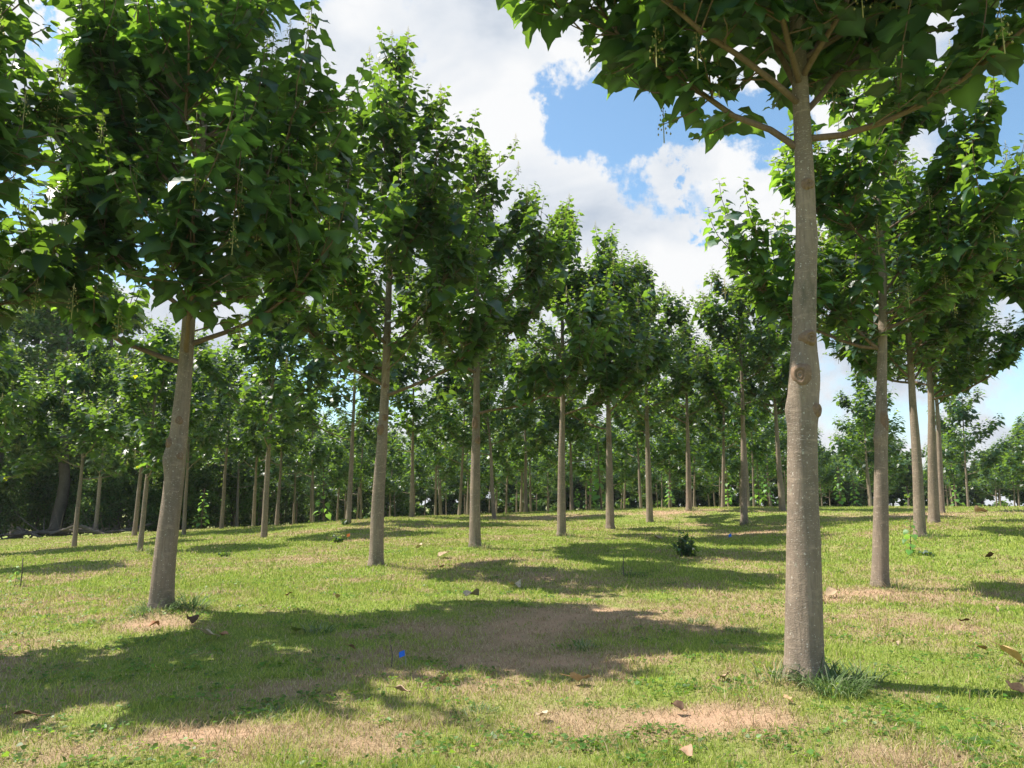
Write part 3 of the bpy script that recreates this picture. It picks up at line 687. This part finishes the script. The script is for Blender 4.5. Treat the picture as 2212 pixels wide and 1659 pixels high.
def wood(k, u, d, sc, label, group='old woodland trees at the left field edge'):
    p = at(u, 1150, d); p[2] = gz(p[0], p[1])-.05
    t = empty('woodland_tree' if k < 2 else 'shrub', p, label, 'tree' if k < 2 else 'shrub', group if k < 2 else 'shrubs along the woodland edge', rnd.uniform(0, 6.28)); t.scale = (sc, sc, sc)
    link('trunk' if k < 2 else 'stem', WOOD[k][0], t); link('crown' if k < 2 else 'foliage', WOOD[k][1], t)
wl = ['tall woodland tree with a thick grey trunk behind the leftmost background tree', 'dark woodland tree with a bare double trunk left of the brush pile end', 'woodland tree at the far left edge, open sunny foliage low down',
      'tall woodland tree rising behind the first left-row crown', 'woodland tree behind the dark leaning trunk at left', 'woodland tree in deep shade right of the thick grey trunk']
for (k, u, d, sc, lab) in [(0, 118, 47, 1.05, wl[0]), (0, 215, 50, 1.0, wl[1]), (1, -30, 50, 1.1, wl[2]), (0, 40, 60, 1.15, wl[3]), (1, 330, 52, 1.0, wl[4]), (1, 250, 58, 1.05, wl[5])]: wood(k, u, d, sc, lab)
for u, d, k, sc in [(-160, 52, 0, 1), (-260, 48, 1, 1), (-90, 64, 0, 1.1), (130, 66, 0, 1.1), (400, 62, 0, .9), (470, 70, 1, .95), (330, 72, 0, 1), (220, 74, 1, 1.1), (560, 84, 0, .8), (30, 76, 0, 1.1), (-60, 45, 1, .8)]:
    wood(k, u, d, sc, 'dark woodland tree deep behind the front woodland trunks at left')
for i, (u, d, sc) in enumerate([(10, 46, .55), (60, 50, .7), (170, 49, .6), (232, 46, .62), (262, 48, .7), (335, 47, .5), (-80, 46, .8), (395, 52, .8), (440, 55, .75), (500, 60, .9), (210, 56, 1), (300, 56, 1.1), (90, 58, 1.1), (-10, 56, 1), (540, 86, 1.2), (610, 90, 1.2), (680, 92, 1.3), (430, 80, 1.2), (745, 88, 1.3), (380, 64, 1.1), (150, 62, 1.2), (820, 92, 1.3)]):
    wood(2, u, d, sc, 'leafy shrub under the woodland edge' if i > 3 else ['sunlit pale shrub at the far left woodland edge', 'small shrub by the thick grey woodland trunk', 'dark shrub between two woodland trunks', 'sunny green shrub behind the brush pile, left of the dark leaning trunk'][i])
# far treeline closing the view
FARW = [wood_kind(410, 11, 4.8, -.6, 5200, .25, .50), wood_kind(411, 9, 5.2, -.6, 5200, .22, .50)]
for i in range(64):
    a = -.74+1.50*i/63; d = 108+rnd.uniform(-6, 10); x = a*d
    p = (x, d, gz(x, d)-.1); k = rnd.randrange(2)
    t = empty('woodland_tree', p, 'far treeline tree closing the view behind the orchard', 'tree', 'far treeline behind the orchard', rnd.uniform(0, 6.28)); s = rnd.uniform(.75, 1.0)*(1.0 if a < .5 else .8); t.scale = (s*1.15, s*1.15, s)
    link('trunk', FARW[k][0], t); link('crown', FARW[k][1], t)

# ------------------------------------------------------------------ saplings, sprouts, weeds
def sapling_mesh(seed, H, n, ls, spread):
    rng = np.random.default_rng(seed); mb = MB()
    P = limb_path((0, 0, -.05), rng.uniform(0, 6), R_(82), R_(88), H, 8, rng, 1, .3); tube(mb, P, np.linspace(.022, .006, 8)*max(.5, H/1.6), 7)
    Pl, az, el, sz, T = [], [], [], [], []
    for k in range(n):
        t = .12+.88*k/n; q = interp(P, t); a = k*1.57+rng.normal(0, .4); s = ls*rng.uniform(.7, 1.1)*(1.15-.75*t)
        for sd_ in (0, 1):
            aa = a+sd_*math.pi; L_ = spread*(1.1-.7*t)*rng.uniform(.6, 1.1)
            e = q+L_*np.array([math.cos(aa), math.sin(aa), .45]); tube(mb, [q, e], [.005, .004], 4)
            Pl.append(e); az.append(aa); el.append(rng.normal(-.45, .25)); sz.append(s); v = rng.uniform(.8, 1.2); T.append((v, v, v))
    m2 = MB(); m2.add_np(*leaves_np(np.array(Pl), np.array(az), np.array(el), rng.normal(0, .25, len(Pl)), np.array(sz), np.array(T), 2))
    return mb.mesh('stem', M_branch), m2.mesh('leaves', M_sap_leaf)
SAP = [sapling_mesh(500, 2.2, 12, .34, .30), sapling_mesh(501, 3.0, 16, .34, .34), sapling_mesh(502, .9, 7, .20, .14), sapling_mesh(503, 1.5, 9, .3, .26)]
def sapling(k, p, sc, label, group=None, rz=None):
    t = empty('sapling', p, label, 'sapling', group, rnd.uniform(0, 6.28) if rz is None else rz); t.scale = (sc,)*3
    link('stem', SAP[k][0], t); link('leaves', SAP[k][1], t); return t
gs = 'bright young saplings beyond the crest'
for (u, d, k, sc, lab) in [(700, 41, 1, 1.0, 'bright large-leaved sapling left of the weedy background tree'), (1300, 43, 1, 1.35, 'tallest bright green sapling, behind the split-barked left-row tree'), (1272, 45, 0, 1.0, 'low bright sapling at the left foot of the tallest sapling'),
        (1575, 44, 0, 1.1, 'bright sapling just left of the tall spired tree trunk'), (1640, 42, 1, .9, 'bright sapling between tall spired tree and low forked tree'), (1662, 46, 0, 1.0, 'bushy sapling beside the low forked tree trunk'),
        (1818, 44, 0, 1.1, 'bright sapling right of the nearest trunk, in the gap'), (1852, 46, 0, .9, 'small sapling left of the scarred second right-row trunk'), (360, 43, 0, 1.0, 'sapling beside the big leaning trunk near the woodland'), (436, 44, 0, 1.1, 'sapling between big leaning trunk and pale-stemmed tree'),
        (1450, 46, 0, .8, 'wilted low sapling with dark drooping leaves right of sixth left-row tree'), (2070, 42, 3, .9, 'low sapling right of the fifth right-row tree'), (1250, 47, 3, 1, 'low pale sapling right of the fourth left-row tree')]:
    p = at(u, 1105, d); p[2] = gz(p[0], p[1]); sapling(k, p, sc, lab, gs)
def sprout(u, v, k, sc, label): 
    p = gpt(u, v); return sapling(k, p, sc, label)
sprout(1968, 1198, 2, .95, 'broken leafy sprout with drooping leaves left of the leaning right-row trunk')
sprout(30, 1268, 2, .5, 'tiny blue-green seedling by a stake at the left edge')
# bushy dark regrowth
def bush_mesh(seed, H, R, n, ls):
    rng = np.random.default_rng(seed); mb = MB(); Pl = []; az = []; el = []
    for k in range(22):
        a = rng.uniform(0, 6.28); P = limb_path((rng.normal(0, R*.2), rng.normal(0, R*.2), -.03), a, R_(rng.uniform(45, 85)), R_(rng.uniform(30, 80)), H*rng.uniform(.5, 1), 6, rng, 1, .2)
        tube(mb, P, np.linspace(.007, .003, 6), 4)
        for q in range(n//22): t = rng.uniform(.1, 1); Pl.append(interp(P, t)+rng.normal(0, .02, 3)); az.append(rng.uniform(0, 6.28)); el.append(rng.normal(-.2, .5))
    m = len(Pl); v = rng.uniform(.6, 1.2, (m, 1))*np.array([[1.5, 1.35, 1.1]])
    m2 = MB(); m2.add_np(*leaves_np(np.array(Pl), np.array(az), np.array(el), rng.normal(0, .5, m), rng.uniform(.6, 1.3, m)*ls, v, 1))
    return mb.mesh('stem', M_branch), m2.mesh('leaves', M_leaf)
def bush(seed, u, v, H, R, n, ls, label, spike=0):
    p = gpt(u, v); t = empty('shrub', p, label, 'shrub'); a, b = bush_mesh(seed, H, R, n, ls)
    if spike:
        mb = MB(); tube(mb, [(-.12, 0, -.02), (-.13, 0, spike*.5), (-.11, 0, spike)], [.012, .010, .006], 6); link('dead_stem', mb.mesh('dead_stem', M_oldbark), t)
    link('stem', a, t); link('leaves', b, t)
bush(600, 1480, 1203, .60, .42, 800, .062, 'dark bushy regrowth in the shade right of the sixth left-row tree', .8)
bush(601, 1362, 1248, .16, .2, 160, .04, 'low sprout beside a thin dark dead stem in the shade', .42)
bush(602, 486, 1203, .16, .3, 360, .05, 'low dark weed clump in the stripe of shade at left')
bush(603, 728, 1172, .28, .35, 420, .06, 'weedy clump beside the small orange flag')
bush(604, 745, 1135, .3, .3, 260, .06, 'weeds round the foot of the weedy background trunk')
bush(605, 1392, 1246, .08, .25, 200, .04, 'flat dark weed patch right of the thin dead stem')
bush(606, 2005, 1200, .12, .2, 120, .08, 'limp fallen leaves beside the broken leafy sprout')
# tufts of long grass
def tuft(seed, p, n, h, r, label, cols):
    rng = np.random.default_rng(seed); mb = MB()
    for k in range(n):
        a = rng.uniform(0, 6.28); rr = r*math.sqrt(rng.random()); b = np.array([rr*math.cos(a), rr*math.sin(a), 0.]); b[2] = gz(p[0]+b[0], p[1]+b[1])-p[2]-.01
        a2 = a+rng.normal(0, .7); l = h*rng.uniform(.5, 1.15); P = limb_path(b, a2, R_(rng.uniform(50, 85)), R_(rng.uniform(-45, 35)), l, 6, rng, 1.3, .1)
        w = np.array([.004, .0048, .0045, .0036, .0024, .0004])*rng.uniform(.7, 1.2); s = np.array([-math.sin(a2), math.cos(a2), rng.uniform(-.3, .3)])
        V = np.concatenate([P-s*w[:, None], P+s*w[:, None]]); F = [(i, i+1, i+7, i+6) for i in range(5)]
        c = cols[rng.integers(0, len(cols))]*rng.uniform(.75, 1.2); mb.add(V, F, c)
    tag(link('grass_tuft', mb.mesh('grass_tuft', M_blade)), label, 'grass tuft', 'long grass tufts round trunk feet').location = [float(q) for q in p]
GC = [np.array(c) for c in [(.14, .23, .07), (.20, .30, .12), (.30, .36, .20), (.10, .17, .05)]]; DC = GC+[np.array([.5, .4, .24])]*2
b = at(1737, 1462, 6.5); p = np.array([b[0]+.10, b[1]-.27, 0]); p[2] = gz(p[0], p[1]); tuft(1, p, 330, .27, .24, 'arching pale green grass tuft at the foot of the nearest trunk', GC)
p = np.array([b[0]-.26, b[1]-.05, 0]); p[2] = gz(p[0], p[1]); tuft(2, p, 60, .24, .14, 'thin upright grass left of the nearest trunk foot', DC)
p = np.array([b[0]+.42, b[1]-.02, 0]); p[2] = gz(p[0], p[1]); tuft(3, p, 110, .2, .2, 'long green grass just right of the nearest trunk foot', GC)
b = at(348, 1322, 10); p = np.array([b[0]+.02, b[1]-.24, 0]); p[2] = gz(p[0], p[1]); tuft(4, p, 170, .22, .26, 'dark grass tuft in front of the big leaning trunk', GC)
p = np.array([b[0]+.34, b[1]+.02, 0]); p[2] = gz(p[0], p[1]); tuft(5, p, 120, .34, .22, 'tall wispy grass right of the big leaning trunk', GC)
for s_, (u, v, d, lab) in enumerate([(1026, 1186, 19.6, 'dry grass round the third left-row trunk'), (1213, 1161, 24, 'wispy grass at the fourth left-row trunk foot'), (1488, 1103, 38, 'pale grass heap at the seventh left-row trunk foot'), (1608, 1138, 30, 'grass at the shaded spired tree foot'),
        (302, 1192, 23, 'dark grass right of the dark leaning background trunk'), (1988, 1160, 19.3, 'grass at the leaning third right-row trunk foot'), (1901, 1272, 12.8, 'short dry grass round the scarred right-row trunk')]):
    b = at(u, v, d); p = np.array([b[0]+.15, b[1]-.2, 0]); p[2] = gz(p[0], p[1]); tuft(10+s_, p, 110, .2+.004*d, .28, lab, DC)
for s_, (u, v, lab, h) in enumerate([(690, 1368, 'tall grass blades by the green curled leaf in shade', .16), (1600, 1365, 'green tuft left of the nearest trunk', .10), (1260, 1400, 'small green tuft in the middle of the shade', .12), (590, 1545, 'green tuft low in the foreground at left', .11), (1500, 1345, 'pale dry grass heap at the sunlit edge of the shade', .13), (1030, 1545, 'green tuft below the large shadow edge', .10)]):
    tuft(30+s_, gpt(u, v), 90, h, .16, lab, DC if 'dry' in lab else GC)

# ------------------------------------------------------------------ fallen leaves
def fallen(seed, u, v, size, label, tint=(1, 1, 1), lift=.03):
    rng = np.random.default_rng(seed); n1, n2 = 9, 7; V = []; F = []
    rx = rng.uniform(.5, 1.6); ry = rng.uniform(.3, 1.2)
    for i in range(n1):
        t = i/(n1-1); w = .5*math.sin(math.pi*min(1, t*.96+.04)**.75)*(1-.25*t)
        for j in range(n2):
            s = (j/(n2-1)-.5)*2; y = s*w; x = t-.5
            z = .16*math.sin(t*3.1*rx+seed)+.9*ry*(abs(y)**1.6)+.05*math.sin(9*y+7*t+seed)+rng.normal(0, .018)
            V.append((x, y, z))
    for i in range(n1-1):
        for j in range(n2-1): a = i*n2+j; F.append((a, a+1, a+n2+1, a+n2))
    V = np.array(V)*size; V[:, 2] -= V[:, 2].min()-.006
    top = len(V); V2 = V-np.array([0, 0, .0015]); mb = MB(); mb.add(V, F, tint); mb.add(V2, [f[::-1] for f in F], np.array(tint)*.8)
    p = gpt(u, v); tube(mb, [V[n2//2], V[n2//2]+np.array([-.25, .05, .02])*size, V[n2//2]+np.array([-.5, .02, .05])*size], [.003, .0025, .002], 5, col=(.9, .6, .4))
    o = link('fallen_leaf', mb.mesh('fallen_leaf', M_dry)); o.location = (float(p[0]), float(p[1]), float(p[2]+lift*1.2)); o.rotation_euler = (rng.normal(0, .25), rng.normal(0, .25), rng.uniform(0, 6.28))
    tag(o, label, 'fallen leaf', 'fallen leaves scattered on the grass')
PALE = (1.5, 1.55, 1.5); STRAW = (1.15, 1.08, .95); BRN = (.75, .6, .5); DRK = (.3, .22, .18); GRN = (1.0, 1.5, .6)
FL = [(452, 1385, .20, PALE, 'large pale leaf lying flat right of the big leaning trunk'), (483, 1384, .10, (1.2, .8, .6), 'small reddish curled leaf touching the large pale leaf'), (640, 1372, .17, GRN, 'folded green and yellow leaf standing in the shade'),
 (1020, 1300, .26, PALE, 'broad whitish leaf lying in the shade right of the second left-row tree'), (1116, 1272, .20, PALE, 'crumpled whitish leaf behind the broad whitish leaf'), (955, 1207, .28, STRAW, 'straw leaf in sun left of the third left-row trunk'),
 (870, 1508, .13, (1.5, 1.35, 1.3), 'curled beige leaf near the lower shadow edge'), (1254, 1484, .17, STRAW, 'big crumpled tan leaf at the right lower shadow edge'), (962, 1482, .09, STRAW, 'small flat tan leaf deep in the foreground shade'),
 (1462, 1546, .10, DRK, 'dark upright curled leaf in the sunny foreground'), (52, 1565, .15, BRN, 'brown shrivelled leaf clump at the lower left edge'), (1488, 1645, .09, (1.1, .9, .8), 'curled leaf cut by the bottom edge'),
 (2190, 1437, .24, (1.6, 1.45, .9), 'yellowish leaf at the right edge'), (2195, 1505, .15, (1.3, .9, .6), 'rusty curled leaf in the trunk shadow at the right edge'), (2085, 1352, .13, DRK, 'dark brown shrivelled leaf right of the nearest trunk'),
 (2122, 1413, .10, (.9, .8, .6), 'round dull leaf at the end of a stalk on the right'), (1935, 1401, .07, STRAW, 'tiny straw leaf right of the nearest trunk at shin height'), (2150, 1325, .10, STRAW, 'small pale leaf far right in the sun'),
 (1168, 1560, .09, PALE, 'little whitish leaf below the tan leaf'), (1570, 1475, .09, STRAW, 'small straw leaf left of the nearest trunk'), (1700, 1522, .07, (1.3, 1.1, .8), 'small leaf on red soil by the grass tuft'),
 (627, 1292, .13, BRN, 'brown leaf in sun between the first two left-row trunks'), (722, 1297, .12, STRAW, 'tan leaf in sun beside the brown leaf'), (950, 1230, .16, BRN, 'brown leaf below the straw leaf near the third trunk'),
 (1760, 1302, .2, (.8, .6, .5), 'brown leaf behind the nearest trunk on the shaded grass'), (1795, 1292, .2, STRAW, 'long straw leaf on reddish soil right of the nearest trunk'), (2138, 1208, .2, DRK, 'dark leaf far right on the sunny slope'),
 (1765, 1420, .05, BRN, 'tiny brown leaf beside the nearest trunk'), (408, 1352, .16, DRK, 'dark leaf against the grass right of the big leaning trunk'), (330, 1362, .12, (1.1, .7, .5), 'reddish dry leaf in front of the big leaning trunk'),
 (760, 1412, .09, BRN, 'small brown leaf left of the blue flag'), (905, 1188, .2, PALE, 'flat pale leaf on the sunny slope left of the third trunk'), (1420, 1166, .3, STRAW, 'tan leaf below the sixth left-row trunk'), (2120, 1108, .5, STRAW, 'long dry frond lying on the crest at right')]
for i, (u, v, s, c, lab) in enumerate(FL): fallen(700+i, u, v, s*1.05, lab, c)

# ------------------------------------------------------------------ marker flags, stake, brush pile, cable
M_blue = plain('blue_plastic', (0.02, 0.16, 0.75), .4, 10, .1); M_orange = plain('orange_plastic', (0.85, 0.25, 0.06), .4, 10, .1); M_wire = plain('flag_wire', (.35, .36, .36), .5, 10, .1)
def flag(u, v, h, w, mat, label, tilt=.1):
    p = gpt(u, v); t = empty('marker_flag', p, label, 'flag'); t.rotation_euler = (0, -tilt, 0)
    mb = MB(); tube(mb, [(0, 0, -.03), (0, 0, h*.6), (0, 0, h)], [.0022, .0022, .0022], 5); link('wire', mb.mesh('wire', M_wire), t)
    V = []; n = 6
    for y_ in (-.001, .001):
        for j in range(3):
            for i in range(n): f = i/(n-1); V.append((-f*w, y_+.12*w*math.sin(f*4+j), h-j/2*w*.9-.25*w*f*(1)))
    F = []
    for j in range(2):
        for i in range(n-1):
            a = j*n+i; F.append((a, a+1, a+n+1, a+n)); F.append((a+3*n, a+4*n, a+4*n+1, a+3*n+1))
    mb = MB(); mb.add(V, F); link('flag', mb.mesh('flag', mat), t)
flag(877, 1442, .15, .055, M_blue, 'small blue marker flag on a wire in the foreground shade')
flag(1582, 1168, .2, .09, M_blue, 'tiny blue marker flag left of the spired tree trunk foot')
flag(757, 1168, .22, .10, M_orange, 'small orange marker flag beside the weedy clump')
mb = MB(); tube(mb, [(0, 0, -.05), (.005, 0, .3), (-.004, 0, .52)], [.011, .010, .009], 7)
o = link('stake', mb.mesh('stake', M_oldbark)); o.location = [float(q) for q in gpt(44, 1268)]; tag(o, 'thin dark stake beside the tiny seedling at the left edge', 'stake')
mb = MB(); tube(mb, [(0, 0, -.05), (.01, 0, .1), (-.01, 0, .19)], [.006, .005, .004], 6)
o = link('stake', mb.mesh('stake', M_oldbark)); o.location = [float(q) for q in gpt(845, 1440)]; tag(o, 'short dry twig stuck upright left of the blue flag', 'stake')
# brush pile: fallen logs, each one its own thing
rb = np.random.default_rng(77)
for i in range(16):
    u = -20+i*18+rb.normal(0, 6); d = 42.5+rb.uniform(-.6, 1.2); c = at(u, 1150, d); c[2] = gz(c[0], c[1])+rb.uniform(.06, .38)
    a = rb.normal(0, .35); e = rb.normal(0, .16); L_ = rb.uniform(1.2, 4.5); dv = np.array([math.cos(a)*math.cos(e), math.sin(a)*math.cos(e), math.sin(e)])*L_
    mb = MB(); r = rb.uniform(.03, .13); P = np.array([-dv/2, -dv/6+rb.normal(0, .05, 3), dv/6+rb.normal(0, .05, 3), dv/2]); tube(mb, P, [r, r*.95, r*.8, r*.6], 9)
    for k in range(3): q = P[1]+(P[2]-P[1])*rb.random(); w_ = rb.normal(0, .5, 3); w_[2] = abs(w_[2]); tube(mb, [q, q+w_*.6, q+w_*1.1+[0, 0, .1]], [r*.35, r*.25, .008], 5)
    o = link('log', mb.mesh('log', M_oldbark)); o.location = [float(q) for q in c]; tag(o, 'fallen brown log in the brush pile at the left woodland edge', 'log', 'logs in the brush pile')
# overhead cables seen through the gap at right
M_cable = plain('cable', (.03, .03, .03), .5, 5, .1)
for k, (z0, lab) in enumerate([(1, 'upper thin black cable crossing the gap at far right'), (2, 'lower thin black cable crossing the gap at far right')]):
    A_ = at(1780, 1040+8*k, 84); B_ = at(2420, 1020+10*k, 76); P = [A_*(1-t)+B_*t-np.array([0, 0, 1.0*4*t*(1-t)]) for t in np.linspace(0, 1, 16)]
    mb = MB(); tube(mb, np.array(P)-P[0], [.02]*16, 6); o = link('cable', mb.mesh('cable', M_cable)); o.location = [float(q) for q in P[0]]; tag(o, lab, 'cable', 'cables crossing the gap')

# ------------------------------------------------------------------ summer haze over the field
def haze():
    m, nt, N, L = newmat('haze'); out = N('ShaderNodeOutputMaterial'); v = N('ShaderNodeVolumePrincipled')
    v.inputs['Density'].default_value = 0.00025; v.inputs['Color'].default_value = (.86, .92, 1.0, 1); v.inputs['Anisotropy'].default_value = .3
    L(v.outputs[0], out.inputs['Volume'])
    x, y0, y1, z0, z1 = 1000, -400, 1500, -14, 26
    V = [(-x, y0, z0), (x, y0, z0), (x, y1, z0), (-x, y1, z0), (-x, y0, z1), (x, y0, z1), (x, y1, z1), (-x, y1, z1)]
    mb = MB(); mb.add(V, [(3, 2, 1, 0), (4, 5, 6, 7), (0, 1, 5, 4), (1, 2, 6, 5), (2, 3, 7, 6), (3, 0, 4, 7)])
    tag(link('haze', mb.mesh('haze', m, False)), 'thin pale summer haze over the orchard', 'haze', kind='stuff')
haze()
